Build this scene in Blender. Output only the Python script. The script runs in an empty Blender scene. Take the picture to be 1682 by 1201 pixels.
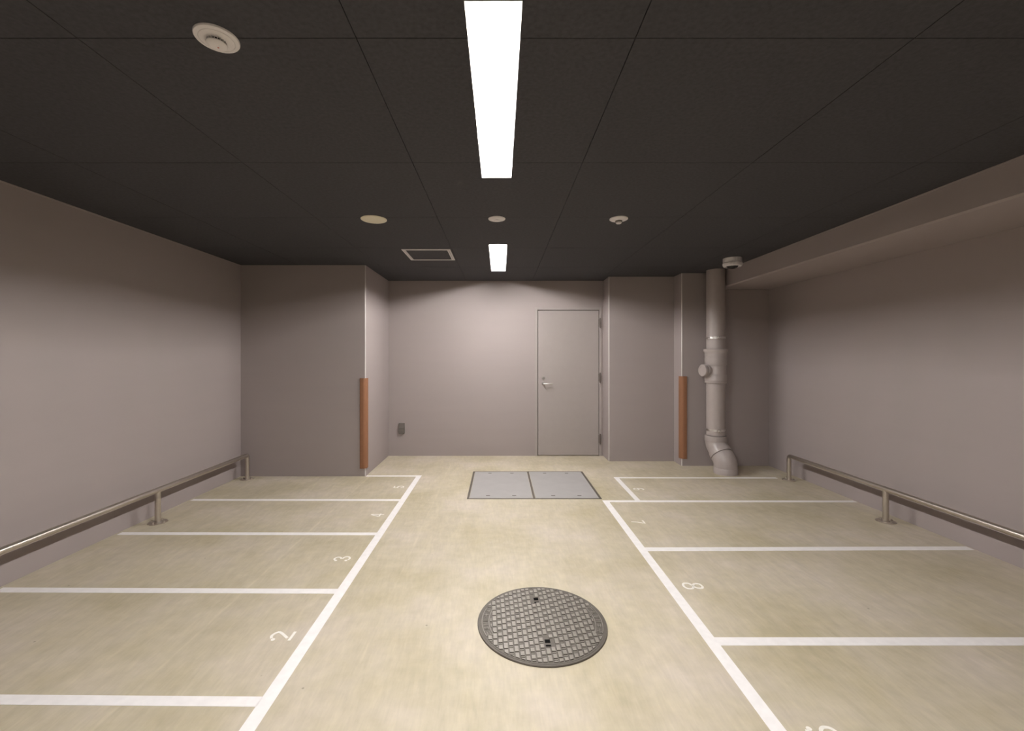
import bpy, bmesh, math, random
from mathutils import Vector, Matrix

random.seed(7)
C = bpy.context.scene.collection
PI = math.pi

# ------------------------------------------------------------------ camera, world, exposure
CAM_H = 1.36
cam_d = bpy.data.cameras.new('camera')
cam = bpy.data.objects.new('camera', cam_d)
C.objects.link(cam)
cam.location = (0, 0, CAM_H)
cam.rotation_euler = (PI / 2, 0, 0)
cam_d.sensor_width = 36.0
cam_d.lens = 715.0 / 1682.0 * 36.0
cam_d.shift_x = 19.5 / 1682.0
cam_d.shift_y = -14.5 / 1682.0
cam_d.clip_start = 0.01
bpy.context.scene.camera = cam

world = bpy.data.worlds.new('world')
world.use_nodes = True
world.node_tree.nodes['Background'].inputs['Color'].default_value = (0, 0, 0, 1)
world.node_tree.nodes['Background'].inputs['Strength'].default_value = 0
bpy.context.scene.world = world

vs = bpy.context.scene.view_settings
vs.view_transform = 'Standard'
vs.look = 'None'
vs.gamma = 1.0
vs.use_curve_mapping = False
vs.exposure = 0.0

LAMP_EMIT = 610.0
PANEL_EMIT = 42.0
LAMP_COL = (1.0, 0.972, 0.950)

# ------------------------------------------------------------------ room measures (metres)
H = 2.40
XL, XR = -2.95, 3.35
YB = 5.97                       # back wall
YF = -3.2                       # wall behind the camera
PLX, PLY = -1.53, 4.95          # left pillar corner
PMX, PMY = 1.413, 5.66          # middle block corner
PRX, PRY = 2.26, 5.42           # right block corner
BEX, BEZ = 2.70, 2.195          # beam edge

# ------------------------------------------------------------------ materials
def new_mat(name):
    m = bpy.data.materials.new(name)
    m.use_nodes = True
    nt = m.node_tree
    b = nt.nodes['Principled BSDF']
    return m, nt, b

def N(nt, t, **kw):
    n = nt.nodes.new(t)
    for k, v in kw.items():
        setattr(n, k, v)
    return n

def simple(name, col, rough=0.5, metal=0.0, var=0.06, scale=12.0, bump=0.0, bscale=200.0, spec=0.5):
    """plain colour with a slight noise mottling and an optional fine bump"""
    m, nt, b = new_mat(name)
    b.inputs['Roughness'].default_value = rough
    b.inputs['Metallic'].default_value = metal
    b.inputs['Specular IOR Level'].default_value = spec
    tc = N(nt, 'ShaderNodeTexCoord')
    nz = N(nt, 'ShaderNodeTexNoise')
    nz.inputs['Scale'].default_value = scale
    nz.inputs['Detail'].default_value = 5
    nt.links.new(tc.outputs['Object'], nz.inputs['Vector'])
    cr = N(nt, 'ShaderNodeValToRGB')
    cr.color_ramp.elements[0].position = 0.3
    cr.color_ramp.elements[1].position = 0.7
    cr.color_ramp.elements[0].color = (*[c * (1 - var) for c in col], 1)
    cr.color_ramp.elements[1].color = (*[min(1, c * (1 + var)) for c in col], 1)
    nt.links.new(nz.outputs['Fac'], cr.inputs['Fac'])
    nt.links.new(cr.outputs['Color'], b.inputs['Base Color'])
    if bump:
        n2 = N(nt, 'ShaderNodeTexNoise')
        n2.inputs['Scale'].default_value = bscale
        nt.links.new(tc.outputs['Object'], n2.inputs['Vector'])
        bp = N(nt, 'ShaderNodeBump')
        bp.inputs['Strength'].default_value = bump
        bp.inputs['Distance'].default_value = 0.002
        nt.links.new(n2.outputs['Fac'], bp.inputs['Height'])
        nt.links.new(bp.outputs['Normal'], b.inputs['Normal'])
    return m

def wall_mat():
    """grey-mauve painted render with faint horizontal trowel streaks"""
    m, nt, b = new_mat('wall_paint')
    b.inputs['Roughness'].default_value = 0.62
    b.inputs['Specular IOR Level'].default_value = 0.35
    tc = N(nt, 'ShaderNodeTexCoord')
    mp = N(nt, 'ShaderNodeMapping')
    mp.inputs['Scale'].default_value = (0.8, 0.8, 7.0)
    nt.links.new(tc.outputs['Object'], mp.inputs['Vector'])
    n1 = N(nt, 'ShaderNodeTexNoise')
    n1.inputs['Scale'].default_value = 1.6
    n1.inputs['Detail'].default_value = 6
    nt.links.new(mp.outputs['Vector'], n1.inputs['Vector'])
    cr = N(nt, 'ShaderNodeValToRGB')
    cr.color_ramp.elements[0].position = 0.3
    cr.color_ramp.elements[1].position = 0.72
    a = (0.338, 0.290, 0.280)
    cr.color_ramp.elements[0].color = (*[c * 0.99 for c in a], 1)
    cr.color_ramp.elements[1].color = (*[c * 1.01 for c in a], 1)
    nt.links.new(n1.outputs['Fac'], cr.inputs['Fac'])
    nt.links.new(cr.outputs['Color'], b.inputs['Base Color'])
    n2 = N(nt, 'ShaderNodeTexNoise')
    n2.inputs['Scale'].default_value = 30
    n2.inputs['Detail'].default_value = 4
    nt.links.new(tc.outputs['Object'], n2.inputs['Vector'])
    bp = N(nt, 'ShaderNodeBump')
    bp.inputs['Strength'].default_value = 0.05
    bp.inputs['Distance'].default_value = 0.004
    nt.links.new(n2.outputs['Fac'], bp.inputs['Height'])
    nt.links.new(bp.outputs['Normal'], b.inputs['Normal'])
    return m

def floor_mat():
    """trowelled sand-coloured concrete: mottling, long trowel streaks, few dark specks"""
    m, nt, b = new_mat('floor_concrete')
    L = nt.links
    b.inputs['Specular IOR Level'].default_value = 0.4
    tc = N(nt, 'ShaderNodeTexCoord')
    # broad mottling between yellow and pinkish sand
    n1 = N(nt, 'ShaderNodeTexNoise')
    n1.inputs['Scale'].default_value = 1.7
    n1.inputs['Detail'].default_value = 7
    n1.inputs['Roughness'].default_value = 0.62
    L.new(tc.outputs['Object'], n1.inputs['Vector'])
    cr = N(nt, 'ShaderNodeValToRGB')
    e = cr.color_ramp.elements
    e[0].position = 0.34; e[0].color = (0.450, 0.390, 0.262, 1)
    e[1].position = 0.68; e[1].color = (0.568, 0.497, 0.412, 1)
    e.new(0.5).color = (0.515, 0.452, 0.335, 1)
    L.new(n1.outputs['Fac'], cr.inputs['Fac'])
    # streaks, two slightly crossing directions
    def streak(rot, sc, lo, hi, amp):
        mp0 = N(nt, 'ShaderNodeMapping')
        mp0.inputs['Rotation'].default_value = (0, 0, rot)
        L.new(tc.outputs['Object'], mp0.inputs['Vector'])
        mp = N(nt, 'ShaderNodeMapping')
        mp.inputs['Scale'].default_value = (sc, sc * 0.10, 1)
        L.new(mp0.outputs['Vector'], mp.inputs['Vector'])
        n = N(nt, 'ShaderNodeTexNoise')
        n.inputs['Scale'].default_value = 1.0
        n.inputs['Detail'].default_value = 5
        n.inputs['Distortion'].default_value = 0.6
        L.new(mp.outputs['Vector'], n.inputs['Vector'])
        mr = N(nt, 'ShaderNodeMapRange')
        mr.inputs['From Min'].default_value = lo
        mr.inputs['From Max'].default_value = hi
        mr.inputs['To Min'].default_value = 1 - amp
        mr.inputs['To Max'].default_value = 1 + amp
        L.new(n.outputs['Fac'], mr.inputs['Value'])
        return mr.outputs['Result']
    s1 = streak(0.10, 13, 0.32, 0.68, 0.042)
    s2 = streak(-0.16, 38, 0.34, 0.66, 0.034)
    s4 = streak(0.03, 90, 0.36, 0.64, 0.026)
    n3 = N(nt, 'ShaderNodeTexNoise')
    n3.inputs['Scale'].default_value = 15
    n3.inputs['Detail'].default_value = 8
    L.new(tc.outputs['Object'], n3.inputs['Vector'])
    m3 = N(nt, 'ShaderNodeMapRange')
    m3.inputs['From Min'].default_value = 0.3; m3.inputs['From Max'].default_value = 0.7
    m3.inputs['To Min'].default_value = 0.94; m3.inputs['To Max'].default_value = 1.05
    L.new(n3.outputs['Fac'], m3.inputs['Value'])
    # small dark specks
    vo = N(nt, 'ShaderNodeTexVoronoi')
    vo.inputs['Scale'].default_value = 4.2
    L.new(tc.outputs['Object'], vo.inputs['Vector'])
    dist = N(nt, 'ShaderNodeMapRange')
    dist.inputs['From Min'].default_value = 0.010; dist.inputs['From Max'].default_value = 0.030
    dist.inputs['To Min'].default_value = 0.50; dist.inputs['To Max'].default_value = 1.0
    L.new(vo.outputs['Distance'], dist.inputs['Value'])
    # a faint pale joint running up the left bays
    sx = N(nt, 'ShaderNodeSeparateXYZ')
    L.new(tc.outputs['Object'], sx.inputs['Vector'])
    ad = N(nt, 'ShaderNodeMath', operation='ADD'); ad.inputs[1].default_value = 1.485
    L.new(sx.outputs['X'], ad.inputs[0])
    ab = N(nt, 'ShaderNodeMath', operation='ABSOLUTE')
    L.new(ad.outputs[0], ab.inputs[0])
    jr = N(nt, 'ShaderNodeMapRange')
    jr.inputs['From Min'].default_value = 0.0; jr.inputs['From Max'].default_value = 0.012
    jr.inputs['To Min'].default_value = 1.09; jr.inputs['To Max'].default_value = 1.0
    L.new(ab.outputs[0], jr.inputs['Value'])
    ad2 = N(nt, 'ShaderNodeMath', operation='ADD'); ad2.inputs[1].default_value = 0.622
    L.new(sx.outputs['X'], ad2.inputs[0])
    ab2 = N(nt, 'ShaderNodeMath', operation='ABSOLUTE')
    L.new(ad2.outputs[0], ab2.inputs[0])
    jr2 = N(nt, 'ShaderNodeMapRange')
    jr2.inputs['From Min'].default_value = 0.0; jr2.inputs['From Max'].default_value = 0.010
    jr2.inputs['To Min'].default_value = 1.05; jr2.inputs['To Max'].default_value = 1.0
    L.new(ab2.outputs[0], jr2.inputs['Value'])
    val = s1
    for o in (s2, s4, m3.outputs['Result'], dist.outputs['Result'], jr.outputs['Result'], jr2.outputs['Result']):
        mu = N(nt, 'ShaderNodeMath', operation='MULTIPLY')
        L.new(val, mu.inputs[0]); L.new(o, mu.inputs[1])
        val = mu.outputs[0]
    vm = N(nt, 'ShaderNodeVectorMath', operation='SCALE')
    L.new(cr.outputs['Color'], vm.inputs[0])
    L.new(val, vm.inputs['Scale'])
    L.new(vm.outputs['Vector'], b.inputs['Base Color'])
    rr = N(nt, 'ShaderNodeMapRange')
    rr.inputs['To Min'].default_value = 0.42; rr.inputs['To Max'].default_value = 0.62
    L.new(n1.outputs['Fac'], rr.inputs['Value'])
    L.new(rr.outputs['Result'], b.inputs['Roughness'])
    bp = N(nt, 'ShaderNodeBump')
    bp.inputs['Strength'].default_value = 0.12
    bp.inputs['Distance'].default_value = 0.003
    L.new(n3.outputs['Fac'], bp.inputs['Height'])
    L.new(bp.outputs['Normal'], b.inputs['Normal'])
    return m

def emit_mat(strength):
    m, nt, b = new_mat('lamp_glow')
    b.inputs['Base Color'].default_value = (0.8, 0.8, 0.8, 1)
    b.inputs['Emission Color'].default_value = (*LAMP_COL, 1)
    b.inputs['Emission Strength'].default_value = strength
    return m

M = dict(
    wall=wall_mat(), floor=floor_mat(), tube=emit_mat(LAMP_EMIT), panel=emit_mat(PANEL_EMIT),
    board=simple('ceiling_board', (0.053, 0.051, 0.056), 0.75, var=0.16, scale=60, bump=0.25, bscale=160, spec=0.25),
    dark=simple('bounce_cut_dark', (0.06, 0.055, 0.052), 0.6),  # for the unseen end wall, dark so that less light bounces back
    gap=simple('joint_gap', (0.014, 0.013, 0.013), 0.9),
    white=simple('white_plastic', (0.74, 0.70, 0.70), 0.45, var=0.02),
    lamp_trim=simple('lamp_trim', (0.78, 0.76, 0.74), 0.4, var=0.01),
    paint=simple('line_paint', (0.86, 0.825, 0.81), 0.55, var=0.04, scale=25),
    digit=simple('digit_paint', (0.86, 0.82, 0.76), 0.55, var=0.05, scale=60),
    pipe=simple('grey_pvc', (0.385, 0.335, 0.316), 0.36, var=0.02),
    steel=simple('stainless_steel', (0.60, 0.545, 0.485), 0.36, metal=1.0, var=0.04, scale=30),
    chrome=simple('chrome', (0.78, 0.75, 0.73), 0.28, metal=1.0, var=0.01),
    door=simple('door_paint', (0.345, 0.303, 0.286), 0.42, var=0.015),
    plate=simple('galvanised_plate', (0.43, 0.415, 0.405), 0.42, metal=0.25, var=0.04, scale=7, bump=0.08, bscale=90),
    plate_frame=simple('hatch_frame_metal', (0.14, 0.12, 0.10), 0.5, metal=0.4),
    iron=simple('cast_iron', (0.105, 0.090, 0.074), 0.55, metal=0.25, var=0.12, scale=30, bump=0.2, bscale=300),
    worn=simple('worn_iron', (0.232, 0.211, 0.182), 0.45, metal=0.25, var=0.14, scale=45),
    edge_highlight=simple('chamfer_highlight', (0.60, 0.565, 0.55), 0.4, var=0.02),  # pale tone paints the bright light line along the chamfered corners
    hinge=simple('hinge_metal', (0.16, 0.135, 0.12), 0.4, metal=0.3),
    cream=simple('cream_plastic', (0.70, 0.64, 0.50), 0.5, var=0.02),
    black=simple('black', (0.005, 0.0045, 0.0045), 1.0, spec=0.05),
    foam=simple('brown_foam', (0.245, 0.108, 0.052), 0.62, var=0.04, scale=30),
    outlet=simple('outlet_grey', (0.150, 0.132, 0.118), 0.4),
    hatch=simple('hatch_aluminium', (0.66, 0.62, 0.62), 0.45, metal=0.0, var=0.02),
    led=simple('red_led', (0.45, 0.05, 0.03), 0.3),
    dome=simple('smoked_dome', (0.012, 0.010, 0.010), 0.12),
)

# ------------------------------------------------------------------ mesh helpers
def make(name, bm, mats, parent=None, smooth=False):
    me = bpy.data.meshes.new(name)
    bmesh.ops.recalc_face_normals(bm, faces=bm.faces)
    bm.to_mesh(me)
    bm.free()
    if not isinstance(mats, (list, tuple)):
        mats = [mats]
    for m in mats:
        me.materials.append(m)
    if smooth:
        for p in me.polygons:
            p.use_smooth = True
        try:
            me.set_sharp_from_angle(angle=math.radians(38))
        except Exception:
            pass
    o = bpy.data.objects.new(name, me)
    C.objects.link(o)
    if parent is not None:
        o.parent = parent
    return o

def empty(name, loc=(0, 0, 0), rz=0):
    o = bpy.data.objects.new(name, None)
    o.empty_display_size = 0.1
    o.location = loc
    o.rotation_euler = (0, 0, rz)
    C.objects.link(o)
    return o

def tag(o, label, cat, group=None):
    o['label'] = label
    o['category'] = cat
    if group:
        o['group'] = group
    return o

def struct(o, label=None, cat=None):
    o['kind'] = 'structure'
    if label: o['label'] = label
    if cat: o['category'] = cat
    return o

def box(bm, x0, x1, y0, y1, z0, z1, mi=0, bev=0.0, seg=2):
    v = [bm.verts.new(p) for p in ((x0, y0, z0), (x1, y0, z0), (x1, y1, z0), (x0, y1, z0),
                                   (x0, y0, z1), (x1, y0, z1), (x1, y1, z1), (x0, y1, z1))]
    fs = [bm.faces.new([v[i] for i in q]) for q in
          ((0, 3, 2, 1), (4, 5, 6, 7), (0, 1, 5, 4), (1, 2, 6, 5), (2, 3, 7, 6), (3, 0, 4, 7))]
    for f in fs:
        f.material_index = mi
    if bev > 0:
        es = list({e for f in fs for e in f.edges})
        r = bmesh.ops.bevel(bm, geom=es, offset=bev, segments=seg, affect='EDGES', profile=0.5)
        for f in r['faces']:
            f.material_index = mi

def prism(bm, pts, z0, z1, mi=0):
    """vertical prism over a plan outline"""
    lo = [bm.verts.new((x, y, z0)) for x, y in pts]
    hi = [bm.verts.new((x, y, z1)) for x, y in pts]
    n = len(pts)
    fs = [bm.faces.new(lo[::-1]), bm.faces.new(hi)]
    for i in range(n):
        fs.append(bm.faces.new((lo[i], lo[(i + 1) % n], hi[(i + 1) % n], hi[i])))
    for f in fs:
        f.material_index = mi
    return fs

def lathe(bm, prof, seg=48, mi=0, mat=None):
    """prof: list of (r, z); r=0 at an end closes it. mat: 4x4 placing it"""
    rings = []
    for r, z in prof:
        if r < 1e-6:
            rings.append([bm.verts.new((0, 0, z))])
        else:
            rings.append([bm.verts.new((r * math.cos(2 * PI * k / seg), r * math.sin(2 * PI * k / seg), z))
                          for k in range(seg)])
    fs = []
    for a, b in zip(rings, rings[1:]):
        for k in range(seg):
            k2 = (k + 1) % seg
            if len(a) == 1 and len(b) == 1:
                continue
            if len(a) == 1:
                fs.append(bm.faces.new((a[0], b[k], b[k2])))
            elif len(b) == 1:
                fs.append(bm.faces.new((a[k], b[0], a[k2])))
            else:
                fs.append(bm.faces.new((a[k], b[k], b[k2], a[k2])))
    for ring in (rings[0], rings[-1]):
        if len(ring) > 1:
            fs.append(bm.faces.new(ring))
    for f in fs:
        f.material_index = mi
    if mat is not None:
        vs_ = list({v for ring in rings for v in ring})
        bmesh.ops.transform(bm, matrix=mat, verts=vs_)
    return fs

def tube(bm, pts, rad, seg=32, mi=0, cap=True):
    """round tube along a path; rad is a number or one per point"""
    P = [Vector(p) for p in pts]
    n = len(P)
    R = rad if isinstance(rad, (list, tuple)) else [rad] * n
    tang = []
    for i in range(n):
        a = P[max(0, i - 1)]; b = P[min(n - 1, i + 1)]
        t = (b - a)
        if t.length < 1e-9:
            t = Vector((0, 0, 1))
        tang.append(t.normalized())
    ref = Vector((0, 1, 0)) if abs(tang[0].y) < 0.9 else Vector((1, 0, 0))
    u = (ref - tang[0] * ref.dot(tang[0])).normalized()
    rings = []
    for i in range(n):
        u = (u - tang[i] * u.dot(tang[i])).normalized()
        w = tang[i].cross(u)
        rings.append([bm.verts.new(P[i] + (u * math.cos(2 * PI * k / seg) + w * math.sin(2 * PI * k / seg)) * R[i])
                      for k in range(seg)])
    fs = []
    for a, b in zip(rings, rings[1:]):
        for k in range(seg):
            k2 = (k + 1) % seg
            fs.append(bm.faces.new((a[k], b[k], b[k2], a[k2])))
    if cap:
        fs.append(bm.faces.new(rings[0][::-1]))
        fs.append(bm.faces.new(rings[-1]))
    for f in fs:
        f.material_index = mi

def nb():
    return bmesh.new()

# ------------------------------------------------------------------ floor and walls
bm = nb()
box(bm, XL - 0.2, XR + 0.2, YF - 0.2, YB + 0.35, -0.15, 0.0)
struct(make('floor', bm, M['floor']), 'sand-coloured trowelled concrete floor of the garage', 'floor')

bm = nb(); box(bm, XL - 0.2, XL, YF, YB + 0.2, 0, H)
struct(make('wall_left', bm, M['wall']), 'grey-mauve painted wall behind the left guard rail', 'wall')
bm = nb(); box(bm, XR, XR + 0.2, YF, YB + 0.2, 0, H)
struct(make('wall_right', bm, M['wall']), 'grey-mauve painted wall under the beam on the right', 'wall')
bm = nb(); box(bm, XL - 0.2, XR + 0.2, YF - 0.2, YF, 0, H)
struct(make('wall_front', bm, M['dark']), 'unseen wall closing the garage behind the viewer, darkened to cut bounce light', 'wall')

DX0, DX1, DZ = 0.478, 1.393, 2.035        # outer size of the door frame
bm = nb()
box(bm, PLX, DX0, YB, YB + 0.2, 0, H)
box(bm, DX1, PMX, YB, YB + 0.2, 0, H)
box(bm, DX0, DX1, YB, YB + 0.2, DZ, H)
struct(make('wall_back', bm, M['wall']), 'pale lit recessed back wall around the grey door', 'wall')

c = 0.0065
def highlight_faces(bm):  # gives the chamfer face the painted edge highlight
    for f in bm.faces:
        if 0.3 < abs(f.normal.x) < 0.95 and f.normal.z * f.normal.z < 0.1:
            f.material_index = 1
bm = nb()
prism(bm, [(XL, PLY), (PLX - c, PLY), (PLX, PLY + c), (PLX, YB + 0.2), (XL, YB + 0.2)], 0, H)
bm.normal_update(); highlight_faces(bm)
struct(make('wall_back_left', bm, [M['wall'], M['edge_highlight']]), 'wide wall block projecting left of the door recess', 'wall')
bm = nb()
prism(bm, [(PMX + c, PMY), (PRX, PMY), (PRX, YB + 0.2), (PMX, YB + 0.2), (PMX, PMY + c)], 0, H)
bm.normal_update(); highlight_faces(bm)
struct(make('wall_back_middle', bm, [M['wall'], M['edge_highlight']]), 'shallow wall block just right of the door', 'wall')
bm = nb()
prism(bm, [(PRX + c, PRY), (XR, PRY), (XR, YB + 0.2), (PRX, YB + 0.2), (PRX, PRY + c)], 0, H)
bm.normal_update(); highlight_faces(bm)
struct(make('wall_back_right', bm, [M['wall'], M['edge_highlight']]), 'wall block behind the grey drain pipe', 'wall')

# beam along the right wall
bm = nb()
prof = [(BEX + 0.012, BEZ), (XR, BEZ), (XR, H), (BEX, H), (BEX, BEZ + 0.012)]
a = [bm.verts.new((x, YF, z)) for x, z in prof]
b_ = [bm.verts.new((x, PRY, z)) for x, z in prof]
bm.faces.new(a); bm.faces.new(b_[::-1])
for i in range(len(prof)):
    j = (i + 1) % len(prof)
    bm.faces.new((a[i], b_[i], b_[j], a[j]))
struct(make('trim_1', bm, M['wall']), 'painted downstand beam running along the top of the right wall', 'beam')
# slim beads where the walls meet the ceiling
bm = nb(); box(bm, XL, XL + 0.006, YF, PLY, H - 0.009, H)
struct(make('trim_2', bm, M['wall']))
bm = nb(); box(bm, XL, PLX - c, PLY - 0.006, PLY, H - 0.009, H)
struct(make('trim_3', bm, M['wall']))
bm = nb(); box(bm, BEX - 0.006, BEX, YF, 5.1, H - 0.009, H)
struct(make('trim_4', bm, M['wall']))

# ------------------------------------------------------------------ ceiling: 910 mm boards with open joints
LCX, LHW = -0.020, 0.086
LAMPS = [(1.271, 2.529), (4.035, 5.293), (-1.500, -0.242)]

def subtract(rect, holes):
    out = [rect]
    for hx0, hx1, hy0, hy1 in holes:
        nxt = []
        for x0, x1, y0, y1 in out:
            if hx1 <= x0 or hx0 >= x1 or hy1 <= y0 or hy0 >= y1:
                nxt.append((x0, x1, y0, y1)); continue
            if hx0 > x0: nxt.append((x0, hx0, y0, y1))
            if hx1 < x1: nxt.append((hx1, x1, y0, y1))
            xa, xb = max(x0, hx0), min(x1, hx1)
            if hy0 > y0: nxt.append((xa, xb, y0, hy0))
            if hy1 < y1: nxt.append((xa, xb, hy1, y1))
        out = nxt
    return out

holes = [(LCX - LHW, LCX + LHW, y0, y1) for y0, y1 in LAMPS]
bm = nb()
g = 0.0016
xs = [XL - 0.2] + [-0.4695 + 0.911 * k for k in range(-2, 4)] + [XR + 0.2]
ys = [YF - 0.2] + [1.4215 + 0.9125 * k for k in range(-4, 5)] + [YB + 0.2]
for i in range(len(xs) - 1):
    for j in range(len(ys) - 1):
        for r in subtract((xs[i] + g, xs[i + 1] - g, ys[j] + g, ys[j + 1] - g), holes):
            box(bm, *r, H, H + 0.008, 0)
for r in subtract((XL - 0.2, XR + 0.2, YF - 0.2, YB + 0.2), holes):
    box(bm, *r, H + 0.008, H + 0.05, 1)
struct(make('ceiling', bm, [M['board'], M['gap']]), 'dark charcoal board ceiling with thin square joints', 'ceiling')

# ------------------------------------------------------------------ recessed strip lamps
def strip_lamp(y0, y1, label):
    t = empty('ceiling_lamp', (LCX, (y0 + y1) / 2, H))
    hl = (y1 - y0) / 2
    w = LHW; tr = 0.0115
    # housing: sides and back of the recess, with the flat trim ring
    bm = nb()
    d = 0.040
    loops = []
    for ww, hh, z in ((w - tr, hl - tr, d + 0.004), (w - tr, hl - tr, 0.005), (w - 0.0015, hl - 0.0015, -0.001),
                      (w, hl, -0.001), (w, hl, d + 0.010)):
        loops.append([bm.verts.new(p) for p in ((-ww, -hh, z), (ww, -hh, z), (ww, hh, z), (-ww, hh, z))])
    bm.faces.new(loops[0]); bm.faces.new(loops[-1])
    for A_, B_ in zip(loops, loops[1:]):
        for k in range(4):
            bm.faces.new((A_[k], A_[(k + 1) % 4], B_[(k + 1) % 4], B_[k]))
    make('housing', bm, M['lamp_trim'], t)
    bm = nb()
    box(bm, -w + tr, w - tr, -hl + tr, hl - tr, d - 0.004, d + 0.003)
    make('light_diffuser', bm, M['panel'], t)
    bm = nb()
    tube(bm, [(0, -hl + tr + 0.001, 0.0215), (0, hl - tr - 0.001, 0.0215)], 0.008, 20)
    make('light_tube', bm, M['tube'], t, True)
    tag(t, label, 'lamp', 'recessed strip lamps in a row along the ceiling')
strip_lamp(*LAMPS[0], 'long bright recessed strip lamp nearest overhead, cut by the top of the photo')
strip_lamp(*LAMPS[1], 'small-looking far recessed strip lamp in front of the back wall')
strip_lamp(*LAMPS[2], 'recessed strip lamp overhead behind the viewer, outside the photo')

# ------------------------------------------------------------------ ceiling devices
def smoke_detector(x, y, r, label, dome_r, dome_h, led=True):
    t = empty('smoke_detector', (x, y, H))
    bm = nb()
    lathe(bm, [(0, 0), (r, 0), (r, -0.003), (r * 0.97, -0.006), (r * 0.80, -0.008), (r * 0.79, -0.0065),
               (r * 0.77, -0.0065), (r * 0.76, -0.0085), (r * 0.60, -0.011), (dome_r * 1.12, -0.012), (0, -0.012)], 64)
    make('base_ring', bm, M['white'], t, True)
    bm = nb()
    z0 = -0.012
    # black chamber ring with white ribs, closed by the sensing cap
    lathe(bm, [(dome_r * 0.80, z0), (dome_r * 0.80, z0 - dome_h * 0.62)], 48, 1)
    for k in range(20):
        a0 = 2 * PI * k / 20
        mtx = Matrix.Rotation(a0, 4, 'Z')
        nv = len(bm.verts)
        box(bm, dome_r * 0.78, dome_r * 1.0, -0.0011, 0.0011, z0 - dome_h * 0.62, z0)
        bm.verts.ensure_lookup_table()
        bmesh.ops.transform(bm, matrix=mtx, verts=bm.verts[nv:])
    lathe(bm, [(dome_r * 1.05, z0 - dome_h * 0.5), (dome_r * 1.05, z0 - dome_h * 0.66), (dome_r * 0.9, z0 - dome_h * 0.9),
               (dome_r * 0.6, z0 - dome_h), (0, z0 - dome_h)], 48)
    hd = make('sensor_head', bm, [M['white'], M['black']], t, True)
    if led:
        bm = nb()
        lathe(bm, [(0, z0 - dome_h - 0.0015), (0.0022, z0 - dome_h - 0.001), (0.003, z0 - dome_h + 0.0008)], 16,
              mat=Matrix.Translation((0.002, 0.004, 0)))
        make('indicator_light', bm, M['led'], hd, True)
    tag(t, label, 'smoke detector')
    return t
smoke_detector(-0.924, 1.420, 0.066, 'round off-white smoke detector with slotted head near the top left of the ceiling', 0.029, 0.017)
# centre one: nearly flush
smoke_detector(-0.025, 3.278, 0.064, 'small flush off-white ceiling detector between the two strip lamps', 0.022, 0.006, False)

# heat detector on the right
t = empty('heat_detector', (0.893, 3.277, H))
bm = nb()
lathe(bm, [(0, 0), (0.068, 0), (0.068, -0.006), (0.060, -0.011), (0.034, -0.017), (0.030, -0.018), (0, -0.018)], 56)
make('base_ring', bm, M['white'], t, True)
bm = nb()
lathe(bm, [(0.026, -0.018), (0.026, -0.024), (0.018, -0.026)], 40, 1)
lathe(bm, [(0.019, -0.026), (0.022, -0.033), (0.018, -0.038), (0, -0.040)], 40)
make('sensor_head', bm, [M['white'], M['plate_frame']], t, True)
tag(t, 'off-white heat detector with protruding button head, right of the lamp row', 'heat detector')

# blank cover on the left
bm = nb()
lathe(bm, [(0, 0.0), (0.096, 0.0), (0.096, -0.003), (0.092, -0.006), (0.070, -0.007), (0, -0.0075)], 64)
o = make('ceiling_cover_plate', bm, M['cream'], None, True)
o.location = (-0.955, 3.292, H)
tag(o, 'plain round cream blanking plate on the ceiling, left of the lamp row', 'cover plate')

# dome camera beside the drain pipe
t = empty('dome_camera', (2.455, 4.60, H))
bm = nb()
lathe(bm, [(0, 0), (0.088, 0), (0.092, -0.004), (0.092, -0.046), (0.086, -0.049), (0.086, -0.053)], 64)
make('mount_base', bm, M['white'], t, True)
bm = nb()
lathe(bm, [(0.086, -0.052), (0.095, -0.055), (0.095, -0.070), (0.086, -0.088), (0.078, -0.091), (0.066, -0.088), (0.066, -0.080)], 64)
make('trim_ring', bm, M['white'], t, True)
bm = nb()
lathe(bm, [(0.070, -0.080)] + [(0.055 * math.cos(a * PI / 16), -0.084 - 0.030 * math.sin(a * PI / 16)) for a in range(0, 8)] + [(0, -0.114)], 48)
make('lens_dome', bm, M['dome'], t, True)
tag(t, 'white round dome camera on the ceiling beside the top of the drain pipe', 'camera')

# access hatch in the ceiling
t = empty('ceiling_hatch', (-0.720, 4.445, H))
def ring(bm, a, b__, z0, z1):
    box(bm, -a, a, -a, -b__, z0, z1); box(bm, -a, a, b__, a, z0, z1)
    box(bm, -a, -b__, -b__, b__, z0, z1); box(bm, b__, a, -b__, b__, z0, z1)
hw = 0.236
bm = nb(); ring(bm, hw, hw - 0.016, -0.004, 0)
make('outer_frame', bm, M['hatch'], t)
bm = nb(); ring(bm, hw - 0.020, hw - 0.032, -0.004, 0)
dr = make('inner_frame', bm, M['hatch'], t)
bm = nb(); box(bm, -hw + 0.034, hw - 0.034, -hw + 0.034, hw - 0.034, -0.003, 0)
make('hatch_panel', bm, M['board'], t)
tag(t, 'square ceiling access hatch with thin aluminium frame and dark panel', 'access hatch')

# ------------------------------------------------------------------ door
t = empty('door_1', (0, YB, 0))
t['kind'] = 'structure'
t['label'] = 'grey painted flush metal door in the back wall'
t['category'] = 'door'
FI = 0.035
bm = nb()
for (x0, x1, z0, z1) in ((DX0, DX0 + FI, 0, DZ), (DX1 - FI, DX1, 0, DZ), (DX0 + FI, DX1 - FI, DZ - FI, DZ)):
    box(bm, x0, x1, -0.008, 0.16, z0, z1, bev=0.0015)
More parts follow.
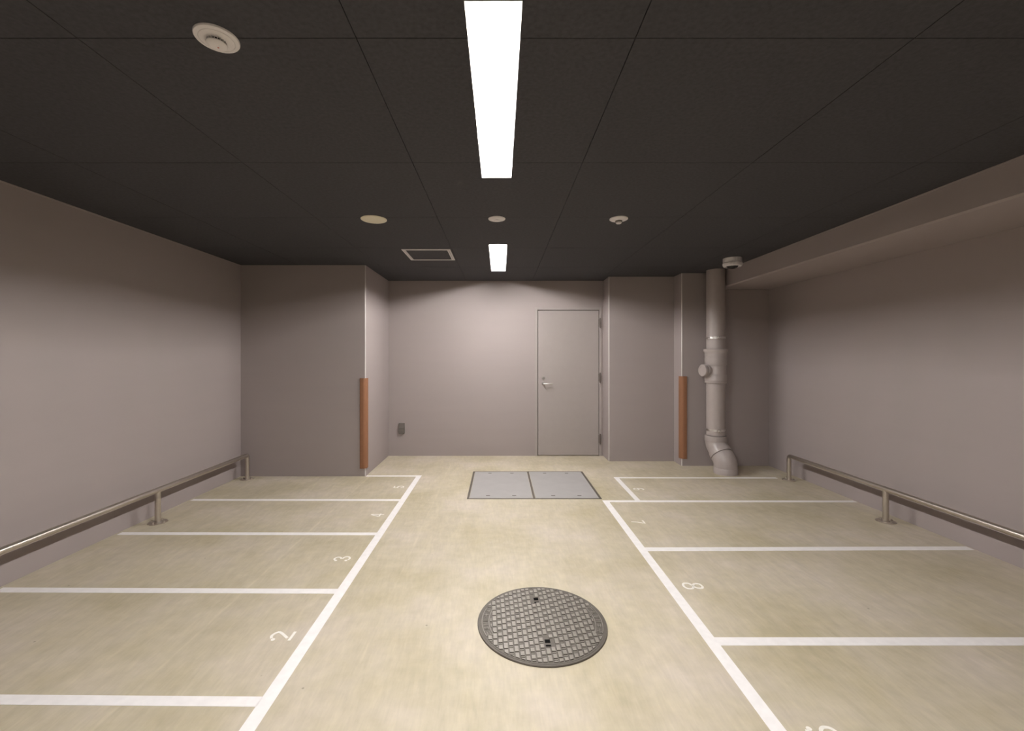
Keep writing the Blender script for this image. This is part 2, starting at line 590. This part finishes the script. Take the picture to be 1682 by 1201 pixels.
# stop behind the leaf
for (x0, x1, z0, z1) in ((DX0 + FI, DX0 + FI + 0.02, 0, DZ - FI), (DX1 - FI - 0.02, DX1 - FI, 0, DZ - FI), (DX0 + FI, DX1 - FI, DZ - FI - 0.02, DZ - FI)):
    box(bm, x0, x1, 0.055, 0.16, z0, z1, 1)
box(bm, DX0, DX1, 0.155, 0.17, 0, DZ, 1)
make('door_frame', bm, [M['door'], M['black']], t)
LX0, LX1, LZ1 = DX0 + FI + 0.008, DX1 - FI - 0.006, DZ - FI - 0.007
bm = nb(); box(bm, LX0, LX1, 0.0, 0.045, 0.009, LZ1, bev=0.0015)
leaf = make('door_leaf', bm, M['door'], t)
# lever handle and cylinder
bm = nb()
mt = Matrix.Rotation(PI / 2, 4, 'X')
def at(x, y, z):
    return Matrix.Translation((x, y, z)) @ mt
lathe(bm, [(0, 0), (0.021, 0), (0.021, 0.006), (0.017, 0.010), (0, 0.010)], 32, mat=at(0.592, 0, 0.992))
tube(bm, [(0.592, -0.005, 0.992), (0.592, -0.045, 0.992), (0.594, -0.052, 0.992), (0.602, -0.056, 0.992), (0.712, -0.056, 0.992)],
     [0.010, 0.010, 0.0095, 0.009, 0.008], 20)
make('door_handle', bm, M['chrome'], leaf, True)
bm = nb()
lathe(bm, [(0, 0), (0.020, 0), (0.020, 0.009), (0.015, 0.015), (0.011, 0.015), (0.010, 0.012), (0, 0.012)], 32, mat=at(0.592, 0, 1.068))
box(bm, 0.5905, 0.5935, -0.0150, -0.0120, 1.060, 1.076, 1)
make('key_cylinder', bm, [M['chrome'], M['black']], leaf, True)
for z in (1.820, 1.072, 0.232):
    bm = nb()
    tube(bm, [(LX1 + 0.016, -0.018, z - 0.070), (LX1 + 0.016, -0.018, z + 0.070)], 0.010, 20)
    box(bm, LX1 - 0.004, LX1 + 0.030, -0.012, -0.008, z - 0.052, z + 0.052)
    for zz in (-0.024, 0.024):
        tube(bm, [(LX1 + 0.016, -0.018, z + zz - 0.001), (LX1 + 0.016, -0.018, z + zz + 0.001)], 0.0112, 20)
    hg = make('hinge', bm, M['hinge'], t, True)

# ------------------------------------------------------------------ outdoor-type wall outlet
t = empty('wall_outlet', (-1.3485, YB, 0.377))
bm = nb(); box(bm, -0.041, 0.041, -0.014, 0, -0.073, 0.073, bev=0.005)
make('back_plate', bm, M['outlet'], t)
bm = nb()
out = [(-0.037, 0.068), (-0.037, 0.002), (0.037, 0.002), (0.037, 0.068)]
def slab_xz(bm, pts, y0, y1, top_slope=0.0):
    f = [bm.verts.new((x, y1 + (0.0 if z < max(p[1] for p in pts) - 1e-6 else top_slope), z)) for x, z in pts]
    b0 = [bm.verts.new((x, y0, z)) for x, z in pts]
    bm.faces.new(f); bm.faces.new(b0[::-1])
    for i in range(len(pts)):
        j = (i + 1) % len(pts)
        bm.faces.new((f[i], b0[i], b0[j], f[j]))
slab_xz(bm, out, -0.013, -0.032, 0.007)
make('flap_cover', bm, M['outlet'], t)
bm = nb()
pts = [(-0.037, -0.001), (-0.037, -0.050)] + [(-0.037 + 0.018 * (1 - math.cos(k * PI / 10)), -0.050 - 0.018 * math.sin(k * PI / 10)) for k in range(1, 6)] + \
      [(0.037 - 0.018 * (1 - math.cos(k * PI / 10)), -0.050 - 0.018 * math.sin(k * PI / 10)) for k in range(5, 0, -1)] + [(0.037, -0.050), (0.037, -0.001)]
slab_xz(bm, pts, -0.013, -0.028)
make('flap_cover', bm, M['outlet'], t)
tag(t, 'small grey weatherproof socket low on the back wall', 'wall outlet')

# ------------------------------------------------------------------ corner guards
def corner_guard(cx, cy, sgn, label):
    """rounded foam L around a vertical corner; sgn=+1: flank runs to +x along the front face"""
    t = empty('corner_guard', (cx, cy, 0))
    z0, z1 = 0.090, 1.115
    th, leg = 0.014, 0.064
    # outline in the local plan (x towards the front face, y back along the return)
    pts = [(leg, 0.0), (leg, -th * 0.55), (leg - 0.006, -th)]
    r = 0.044
    ox, oy = -th + r, -th + r
    for k in range(0, 9):
        a = -PI / 2 - k * (PI / 2) / 8
        pts.append((ox + r * math.cos(a), oy + r * math.sin(a)))
    pts += [(-th, leg - 0.006), (-th * 0.55, leg), (0, leg), (0, 0.014), (0.014, 0)]
    pts = [(sgn * x, y) for x, y in pts]
    bm = nb()
    prism(bm, pts, z0, z1)
    make('foam_body', bm, M['foam'], t, True)
    tag(t, label, 'corner guard', 'brown foam corner guards')
corner_guard(PLX, PLY, -1, 'brown foam corner guard on the wide left wall block, near the open aisle')
corner_guard(PRX, PRY, 1, 'brown foam corner guard beside the grey drain pipe')

# ------------------------------------------------------------------ drain pipe
t = empty('drain_pipe', (0, 0, 0))
PX, PY = 2.592, 5.235
FX, FY = 2.628, 5.075
def zz(py, y):        # height on the pipe axis at a given depth, from its level in the scene
    return CAM_H + (586 - py) * y / 715.0
R0 = 0.1035
zb = 0.395
bm = nb()
tube(bm, [(PX, PY, 0.42), (PX, PY, H)], R0, 48)
make('pipe', bm, M['pipe'], t, True)
# inspection tee
bm = nb()
zt0, zt1 = 1.045, 1.452
lathe(bm, [(R0 - 0.01, zt0), (0.119, zt0), (0.121, zt0 + 0.004), (0.121, zt0 + 0.020), (0.116, zt0 + 0.021), (0.116, zt0 + 0.027), (0.121, zt0 + 0.028), (0.121, zt0 + 0.092), (0.117, zt0 + 0.098), (0.115, zt0 + 0.106),
           (0.115, zt0 + 0.205), (0.111, zt0 + 0.206), (0.111, zt0 + 0.213), (0.121, zt0 + 0.214), (0.122, zt0 + 0.310), (0.119, zt0 + 0.311), (0.119, zt0 + 0.316), (0.122, zt0 + 0.317), (0.122, zt0 + 0.350), (0.124, zt0 + 0.364), (0.134, zt0 + 0.378),
           (0.134, zt1 - 0.004), (0.128, zt1), (R0 - 0.01, zt1)], 56, mat=Matrix.Translation((PX, PY, 0)))
tee = make('inspection_tee', bm, M['pipe'], t, True)
# side branch with screw cap
th = math.radians(78)
dirv = Vector((-math.sin(th), -math.cos(th), 0))
zc = CAM_H - (608.5 - 586) * 5.21 / 715.0
rot = Vector((0, 0, 1)).rotation_difference(dirv).to_matrix().to_4x4()
mb = Matrix.Translation((PX, PY, zc)) @ rot
bm = nb()
lathe(bm, [(0.068, 0.07), (0.068, 0.118), (0.073, 0.120), (0.073, 0.132), (0.062, 0.134), (0.065, 0.137), (0.062, 0.140), (0.065, 0.143), (0.062, 0.146), (0.065, 0.149), (0.062, 0.152), (0.060, 0.156)], 48, mat=mb)
make('branch_socket', bm, M['pipe'], tee, True)
bm = nb()
lathe(bm, [(0.060, 0.156), (0.073, 0.157), (0.074, 0.178), (0.070, 0.184), (0.052, 0.185), (0.050, 0.182), (0, 0.182)], 48, mat=mb)
box_v = len(bm.verts)
make('screw_cap', bm, M['pipe'], tee, True)
# double elbow
def arc_pts(p0, p1, n=9):
    """S-bend between two vertical axes: returns path points, vertical tangents at both ends"""
    return [(p0[0] + (p1[0] - p0[0]) * s, p0[1] + (p1[1] - p0[1]) * s, p0[2] + (p1[2] - p0[2]) * u)
            for u, s in [(k / n, 0.5 - 0.5 * math.cos(PI * k / n)) for k in range(n + 1)]]
ztop, zbot = 0.415, 0.095
path = arc_pts((PX, PY, ztop - 0.065), (FX, FY, zbot), 12)
bm = nb()
tube(bm, [(PX, PY, ztop), (PX, PY, ztop - 0.004), (PX, PY, ztop - 0.068)], [0.117, 0.121, 0.121], 48)
tube(bm, [(PX, PY, ztop - 0.066), (PX, PY, ztop - 0.072)] + path[1:6], [0.112, 0.116] + [0.116] * 5, 48)
make('elbow', bm, M['pipe'], t, True)
bm = nb()
tube(bm, path[5:8], [0.125, 0.1275, 0.1275], 48)
tube(bm, path[6:] + [(FX, FY, 0.060)], [0.116] * (len(path) - 6) + [0.116], 48)
lerp = lambda p, q, u: tuple(p[i] + (q[i] - p[i]) * u for i in range(3))
tube(bm, [lerp(path[7], path[8], 0.32)] + path[8:] + [(FX, FY, 0.060)], [0.1265] + [0.1255] * (len(path) - 8) + [0.1245], 48)
make('elbow', bm, M['pipe'], t, True)
bm = nb()
tube(bm, [(FX, FY, 0.0), (FX, FY, 0.064), (FX, FY, 0.070)], [0.129, 0.129, 0.125], 48)
make('floor_socket', bm, M['pipe'], t, True)
for zc_ in (CAM_H + (586 - 554.5) * 5.13 / 715, CAM_H - (708 - 586) * 5.13 / 715):
    bm = nb()
    lathe(bm, [(R0 + 0.0005, zc_ - 0.012), (R0 + 0.004, zc_ - 0.013), (R0 + 0.005, zc_ - 0.003), (R0 + 0.0035, zc_), (R0 + 0.005, zc_ + 0.003), (R0 + 0.004, zc_ + 0.013), (R0 + 0.0005, zc_ + 0.012)],
          56, mat=Matrix.Translation((PX, PY, 0)))
    # clamping ears with a bolt at the front left
    box(bm, PX - 0.034, PX - 0.028, PY - R0 - 0.036, PY - R0 + 0.006, zc_ - 0.014, zc_ + 0.014)
    box(bm, PX - 0.012, PX - 0.006, PY - R0 - 0.036, PY - R0 + 0.004, zc_ - 0.014, zc_ + 0.014)
    tube(bm, [(PX - 0.042, PY - R0 - 0.018, zc_), (PX + 0.004, PY - R0 - 0.018, zc_)], 0.0055, 12)
    tube(bm, [(PX + 0.006, PY - R0 - 0.018, zc_), (PX - 0.008, PY - R0 - 0.018, zc_)], 0.009, 6)
    # arm to the wall
    box(bm, PX - 0.012, PX + 0.012, PY + R0, PRY, zc_ - 0.010, zc_ + 0.010)
    make('pipe_clamp', bm, M['chrome'], t, True)
tag(t, 'thick grey plastic drain pipe with inspection cap and double elbow in the right corner', 'drain pipe')

# ------------------------------------------------------------------ low guard rails
def guard_rail(x, posts, label):
    t = empty('guard_rail', (x, posts[0], 0))
    R, zt, br = 0.0215, 0.2665, 0.030
    y0 = 0.0
    loc = [p - posts[0] for p in posts]
    # rail: from the far elbow to the near elbow
    def bend(y, sgn):
        return [(0, y - sgn * br * (1 - math.cos(a)) * 1.0, zt - br + br * math.sin(a)) for a in [k * PI / 16 for k in range(0, 9)]]
    far = [(0, loc[0] - br * (1 - math.cos(a)), zt - br + br * math.sin(a)) for a in [k * PI / 16 for k in range(0, 9)]]
    near = [(0, loc[-1] + br * (1 - math.cos(a)), zt - br + br * math.sin(a)) for a in [k * PI / 16 for k in range(8, -1, -1)]]
    bm = nb()
    tube(bm, far + near, R, 28)
    make('rail', bm, M['steel'], t, True)
    for i, y in enumerate(loc):
        top = zt - br if i in (0, len(loc) - 1) else zt - 0.010
        bm = nb()
        tube(bm, [(0, y, 0.006), (0, y, top)], R - (0 if i in (0, len(loc) - 1) else 0.0005), 28)
        make('post', bm, M['steel'], t, True)
        bm = nb()
        lathe(bm, [(0, 0), (0.068, 0), (0.068, 0.005), (0.066, 0.006), (0.030, 0.006), (0.026, 0.010), (0, 0.010)], 40,
              mat=Matrix.Translation((0, y, 0)))
        bp = make('base_plate', bm, M['steel'], t, True)
        for k in range(4):
            an = k * PI / 2
            bx, by = 0.052 * math.cos(an), 0.052 * math.sin(an)
            bm = nb()
            tube(bm, [(bx, y + by, 0.006), (bx, y + by, 0.012)], 0.008, 6)
            tube(bm, [(bx, y + by, 0.012), (bx, y + by, 0.017)], 0.0045, 12)
            make('bolt', bm, M['steel'], bp)
    tag(t, label, 'guard rail', 'low tubular guard rails along the side walls')
guard_rail(-2.806, (4.830, 3.568, 2.300, 1.030, -0.240), 'low stainless tube guard rail along the left wall')
guard_rail(3.182, (4.795, 3.592, 2.390, 1.190, -0.010), 'low stainless tube guard rail along the right wall')

# ------------------------------------------------------------------ painted lines
PT = 0.0012
def quad_line(pts, label, g='painted lines of the parking bays'):
    bm = nb()
    cx = sum(p[0] for p in pts) / 4; cy = sum(p[1] for p in pts) / 4
    prism(bm, [(p[0] - cx, p[1] - cy) for p in pts], 0, PT)
    o = make('floor_line', bm, M['paint'])
    o.location = (cx, cy, 0)
    tag(o, label, 'floor line', g)
def hline(xa, ya, xb, yb, w, label):
    quad_line([(xa, ya - w / 2), (xb, yb - w / 2), (xb, yb + w / 2), (xa, ya + w / 2)], label)

quad_line([(-0.948, 0.3), (-0.890, 0.3), (-0.8965, 4.982), (-0.952, 4.982)], 'long white line closing the left bays along the aisle')
hline(PLX + 0.006, 4.958, -0.952, 4.958, 0.048, 'short white line from the left wall block, beyond bay number 5')
hline(-2.925, 4.130, -0.951, 4.126, 0.050, 'white crossline between bay numbers 4 and 5')
hline(-2.925, 3.345, -0.950, 3.339, 0.050, 'white crossline between bay numbers 3 and 4')
hline(-2.925, 2.536, -0.949, 2.522, 0.052, 'white crossline between bay numbers 2 and 3')
hline(-2.925, 1.735, -0.948, 1.715, 0.050, 'white crossline in front of bay number 2, nearest on the left')
quad_line([(0.992, 0.3), (1.050, 0.3), (1.022, 4.118), (0.965, 4.118)], 'long white line closing the right bays 7, 8 and 9')
quad_line([(1.277, 4.116), (1.326, 4.116), (1.330, 4.910), (1.279, 4.910)], 'short white line closing bay number 6 on its aisle side')
hline(1.330, 4.888, 3.10, 4.878, 0.045, 'thin white crossline beyond bay number 6 to the rail post')
hline(1.022, 4.094, 3.335, 4.088, 0.050, 'white crossline between bay numbers 6 and 7')
hline(1.029, 3.072, 3.335, 3.088, 0.058, 'white crossline between bay numbers 7 and 8')
hline(1.036, 2.078, 3.335, 2.078, 0.060, 'white crossline between bay numbers 8 and 9, nearest on the right')

# ------------------------------------------------------------------ painted bay numbers (stencil style)
def smooth_path(P, n=5):
    if len(P) < 3:
        return P
    out = []
    Q = [P[0]] + list(P) + [P[-1]]
    for i in range(1, len(Q) - 2):
        p0, p1, p2, p3 = Q[i - 1:i + 3]
        for k in range(n):
            s = k / n
            out.append(tuple(0.5 * ((2 * p1[d]) + (-p0[d] + p2[d]) * s + (2 * p0[d] - 5 * p1[d] + 4 * p2[d] - p3[d]) * s * s +
                                    (-p0[d] + 3 * p1[d] - 3 * p2[d] + p3[d]) * s ** 3) for d in range(2)))
    out.append(P[-1])
    return out
def stroke(bm, P, w, f, w2=None):
    P = smooth_path(P)
    n = len(P)
    L_, R_ = [], []
    for i, p in enumerate(P):
        a = P[max(0, i - 1)]; b2 = P[min(n - 1, i + 1)]
        dx, dy = b2[0] - a[0], b2[1] - a[1]
        l = math.hypot(dx, dy) or 1
        ww = w + ((w2 if w2 else w) - w) * i / (n - 1)
        nx, ny = -dy / l * ww / 2, dx / l * ww / 2
        L_.append(f(p[0] + nx, p[1] + ny)); R_.append(f(p[0] - nx, p[1] - ny))
    for i in range(n - 1):
        prism(bm, [L_[i], L_[i + 1], R_[i + 1], R_[i]], 0, PT)
def ball(bm, c_, r, f):
    prism(bm, [f(c_[0] + r * math.cos(k * PI / 8), c_[1] + r * math.sin(k * PI / 8)) for k in range(16)], 0, PT)

W = 0.0125
SIX = [[(0.052, 0.104), (0.036, 0.109), (0.017, 0.095), (0.008, 0.058), (0.012, 0.022), (0.034, 0.005)],
       [(0.040, 0.005), (0.059, 0.016), (0.062, 0.042), (0.042, 0.060), (0.018, 0.048)]]
DIG = {
    2: ([[(0.018, 0.100), (0.038, 0.108), (0.060, 0.096), (0.060, 0.076), (0.020, 0.026)], [(0.002, 0.010), (0.068, 0.010)]], [(0.009, 0.088)]),
    3: ([[(0.018, 0.100), (0.036, 0.107), (0.057, 0.094), (0.053, 0.072), (0.034, 0.061)],
         [(0.036, 0.055), (0.060, 0.044), (0.062, 0.020), (0.040, 0.006), (0.020, 0.011)]], [(0.010, 0.090), (0.010, 0.022)]),
    4: ([[(0.044, 0.108), (0.004, 0.036)], [(0.002, 0.031), (0.068, 0.031)], [(0.050, 0.108), (0.050, 0.040)], [(0.050, 0.024), (0.050, 0.0)]], []),
    5: ([[(0.014, 0.103), (0.064, 0.103)], [(0.013, 0.098), (0.010, 0.060)],
         [(0.016, 0.060), (0.036, 0.067), (0.060, 0.052), (0.060, 0.022), (0.038, 0.006), (0.020, 0.011)]], [(0.010, 0.022)]),
    6: (SIX, [(0.057, 0.094)]),
    7: ([[(0.002, 0.102), (0.068, 0.102)], [(0.062, 0.092), (0.040, 0.050), (0.032, 0.0)]], []),
    8: ([[(0.035, 0.108), (0.013, 0.098), (0.013, 0.072), (0.035, 0.058), (0.057, 0.072), (0.057, 0.098), (0.038, 0.108)],
         [(0.033, 0.056), (0.008, 0.042), (0.008, 0.014), (0.035, 0.003), (0.062, 0.014), (0.062, 0.042), (0.037, 0.056)]], []),
    9: ([[(0.07 - u, 0.112 - v) for u, v in s] for s in SIX], [(0.013, 0.018)]),
}
def bay_number(d, cx, cy, side, sc, label):
    def f(u, v):
        u -= 0.035; v -= 0.055
        u *= sc; v *= sc
        return (-v, u) if side == 'L' else (v, -u)
    bm = nb()
    st, balls = DIG[d]
    for s in st:
        stroke(bm, s, W, f)
    for b in balls:
        ball(bm, b, 0.0095, f)
    o = make('bay_number', bm, M['digit'])
    o.location = (cx, cy, 0)
    tag(o, label, 'painted number')
bay_number(2, -1.058, 2.118, 'L', 1.02, 'white painted digit two in the nearest left bay')
bay_number(3, -1.062, 2.928, 'L', 1.0, 'white painted digit three, second nearest number of the left bays')
bay_number(4, -1.056, 3.735, 'L', 1.0, 'white painted digit four, between digits three and five on the left')
bay_number(5, -1.056, 4.540, 'L', 1.0, 'white painted digit five in the farthest left bay')
bay_number(6, 1.420, 4.470, 'R', 1.0, 'white painted digit six in the farthest right bay')
bay_number(7, 1.134, 3.580, 'R', 1.0, 'white painted digit seven, slim, second farthest number of the right bays')
bay_number(8, 1.142, 2.580, 'R', 1.05, 'white painted digit eight in the right bays, beyond the nearest crossline')
bay_number(9, 1.166, 1.568, 'R', 1.02, 'white painted digit nine cut by the lower edge of the photo')

# ------------------------------------------------------------------ steel floor hatch: frame and two loose plates
HX0, HX1, HY0, HY1 = -0.318, 0.972, 4.156, 5.145
hx = (HX0 + HX1) / 2; hy = (HY0 + HY1) / 2
bm = nb()
fr = 0.020
w2, h2 = (HX1 - HX0) / 2, (HY1 - HY0) / 2
box(bm, -w2, -w2 + fr, -h2, h2, 0, 0.004); box(bm, w2 - fr, w2, -h2, h2, 0, 0.004)
box(bm, -w2 + fr, w2 - fr, -h2, -h2 + 0.012, 0, 0.004); box(bm, -w2 + fr, w2 - fr, h2 - 0.012, h2, 0, 0.004)
box(bm, -0.010, 0.010, -h2 + 0.012, h2 - 0.012, 0, 0.003)
o = make('floor_hatch_frame', bm, M['plate_frame'])
o.location = (hx, hy, 0)
tag(o, 'dark metal frame around the two steel floor plates', 'hatch frame')
def floor_plate(x0, x1, label):
    t = empty('steel_floor_plate', ((x0 + x1) / 2, hy, 0))
    w = (x1 - x0) / 2
    bm = nb(); box(bm, -w, w, -h2 + 0.016, h2 - 0.016, 0, 0.005, bev=0.001, seg=1)
    make('cover_sheet', bm, M['plate'], t)
    for sx in (-0.42, 0.42):
        for sy in (-1, 1):
            bm = nb()
            cx, cy = sx * w, sy * (h2 - 0.085)
            box(bm, cx - 0.019, cx + 0.019, cy - 0.009, cy + 0.009, 0.005, 0.0058)
            make('lifting_slot', bm, M['plate_frame'], t)
    tag(t, label, 'floor plate', 'steel plates covering the floor pit')
floor_plate(HX0 + fr + 0.004, hx - 0.014, 'pale steel floor plate, left of the pair before the door')
floor_plate(hx + 0.014, HX1 - fr - 0.004, 'pale steel floor plate, right of the pair before the door')

# ------------------------------------------------------------------ manhole cover
MR = 0.328
t = empty('manhole_cover', (0.213, 2.229, 0), math.radians(2.3))
bm = nb()
lathe(bm, [(MR - 0.009, 0.0), (MR, 0.0), (MR, 0.005), (MR - 0.002, 0.0075), (MR - 0.009, 0.0075)], 128)
# open annulus: remove the two closing discs left by the lathe
make('rim_frame', bm, M['iron'], t, False)
bm = nb()
RL = MR - 0.0110
lathe(bm, [(0, 0.0015), (RL, 0.0015), (RL, 0.0085), (RL - 0.007, 0.0085), (RL - 0.008, 0.0078), (0, 0.0078)], 128, 0)
RP = RL - 0.009
def clip(poly, R, seg=48):
    """clip a plan polygon to a circle (regular polygon)"""
    for k in range(seg):
        a0 = 2 * PI * (k + 0.5) / seg
        nx, ny = math.cos(a0), math.sin(a0)
        out = []
        for i in range(len(poly)):
            p, q = poly[i], poly[(i + 1) % len(poly)]
            dp = p[0] * nx + p[1] * ny - R; dq = q[0] * nx + q[1] * ny - R
            if dp <= 0: out.append(p)
            if (dp < 0 < dq) or (dq < 0 < dp):
                s = dp / (dp - dq)
                out.append((p[0] + (q[0] - p[0]) * s, p[1] + (q[1] - p[1]) * s))
        poly = out
        if len(poly) < 3:
            return []
    return poly
def area(P):
    return abs(sum(P[i][0] * P[(i + 1) % len(P)][1] - P[(i + 1) % len(P)][0] * P[i][1] for i in range(len(P)))) / 2
keys = [(-0.0055, 0.185), (0.0052, -0.175)]
SECT = math.radians(24)
RB = RP - 0.045
def raised(bm, x0, x1, y0, y1, zt=0.0112):
    cx, cy = (x0 + x1) / 2, (y0 + y1) / 2
    for kx, ky in keys:
        if abs(cx - kx) < 0.026 and abs(cy - ky) < 0.042:
            return
    an = abs(math.atan2(cy, cx)); an = min(an, PI - an)
    P = clip([(x0, y0), (x1, y0), (x1, y1), (x0, y1)], RB if an < SECT else RP)
    if len(P) < 3 or area(P) < 2.5e-5:
        return
    lo = [bm.verts.new((p[0], p[1], 0.0078)) for p in P]
    mx = sum(p[0] for p in P) / len(P); my = sum(p[1] for p in P) / len(P)
    sh = 0.93
    hi = [bm.verts.new((mx + (p[0] - mx) * sh, my + (p[1] - my) * sh, zt)) for p in P]
    f = bm.faces.new(hi); f.material_index = 1
    for i in range(len(P)):
        j = (i + 1) % len(P)
        bm.faces.new((lo[i], lo[j], hi[j], hi[i]))
pitch, per = 0.0242, 0.0470
nc = int(RP / pitch) + 1
for i in range(-nc, nc + 1):
    cx = i * pitch
    hwid = 0.0092
    off = (i % 4) * 0.012
    for j in range(-8, 9):
        cy = j * per + off
        if i % 2 == 0:
            raised(bm, cx - hwid, cx + hwid, cy - 0.0200, cy + 0.0200)
        else:
            raised(bm, cx - hwid, cx + hwid, cy - 0.0125, cy + 0.0165)
            raised(bm, cx - hwid * 0.9, cx + hwid * 0.9, cy + 0.0212, cy + 0.0262, 0.0105)
lid = make('lid', bm, [M['iron'], M['worn']], t)
# raised name bands left and right (worn characters, not readable)
random.seed(3)
for s in (0, PI):
    bm = nb()
    def arcbar(r0, r1, a0, a1, z1, n=14, mi=1):
        P = [(r0 * math.cos(s + a0 + (a1 - a0) * k / n), r0 * math.sin(s + a0 + (a1 - a0) * k / n)) for k in range(n + 1)]
        Q = [(r1 * math.cos(s + a0 + (a1 - a0) * k / n), r1 * math.sin(s + a0 + (a1 - a0) * k / n)) for k in range(n + 1)]
        for k in range(n):
            prism(bm, [P[k], P[k + 1], Q[k + 1], Q[k]], 0.0078, z1, mi)
    A = SECT - 0.03
    arcbar(RB + 0.006, RB + 0.009, -A, A, 0.0105)
    arcbar(RP - 0.004, RP - 0.001, -A, A, 0.0105)
    for e_ in (-1, 1):
        arcbar(RB + 0.006, RP - 0.001, e_ * A - 0.006, e_ * A + 0.006, 0.0105, 2)
    for k in range(6):
        am = -A + (k + 0.5) * 2 * A / 6
        ra, rb = RB + 0.013, RP - 0.008
        for q in range(3):
            if random.random() < 0.5:
                r_ = random.uniform(ra + 0.002, rb - 0.002)
                arcbar(r_ - 0.0013, r_ + 0.0013, am - 0.045, am + 0.045, 0.0105, 2)
            else:
                a_ = am + random.uniform(-0.038, 0.038)
                arcbar(ra, rb, a_ - 0.006, a_ + 0.006, 0.0105, 2)
    make('raised_lettering', bm, [M['iron'], M['worn']], lid)
for kx, ky in keys:
    bm = nb()
    box(bm, kx - 0.020, kx + 0.020, ky - 0.030, ky + 0.030, 0.0070, 0.0084, 0)
    box(bm, kx - 0.0128, kx + 0.0128, ky - 0.000, ky + 0.026, 0.0084, 0.0088, 1)
    box(bm, kx - 0.0128, kx + 0.0128, ky - 0.025, ky - 0.013, 0.0084, 0.0088, 1)
    make('key_hole', bm, [M['iron'], M['black']], lid)
tag(t, 'round cast-iron manhole cover with brick-like raised pattern in the aisle', 'manhole cover')
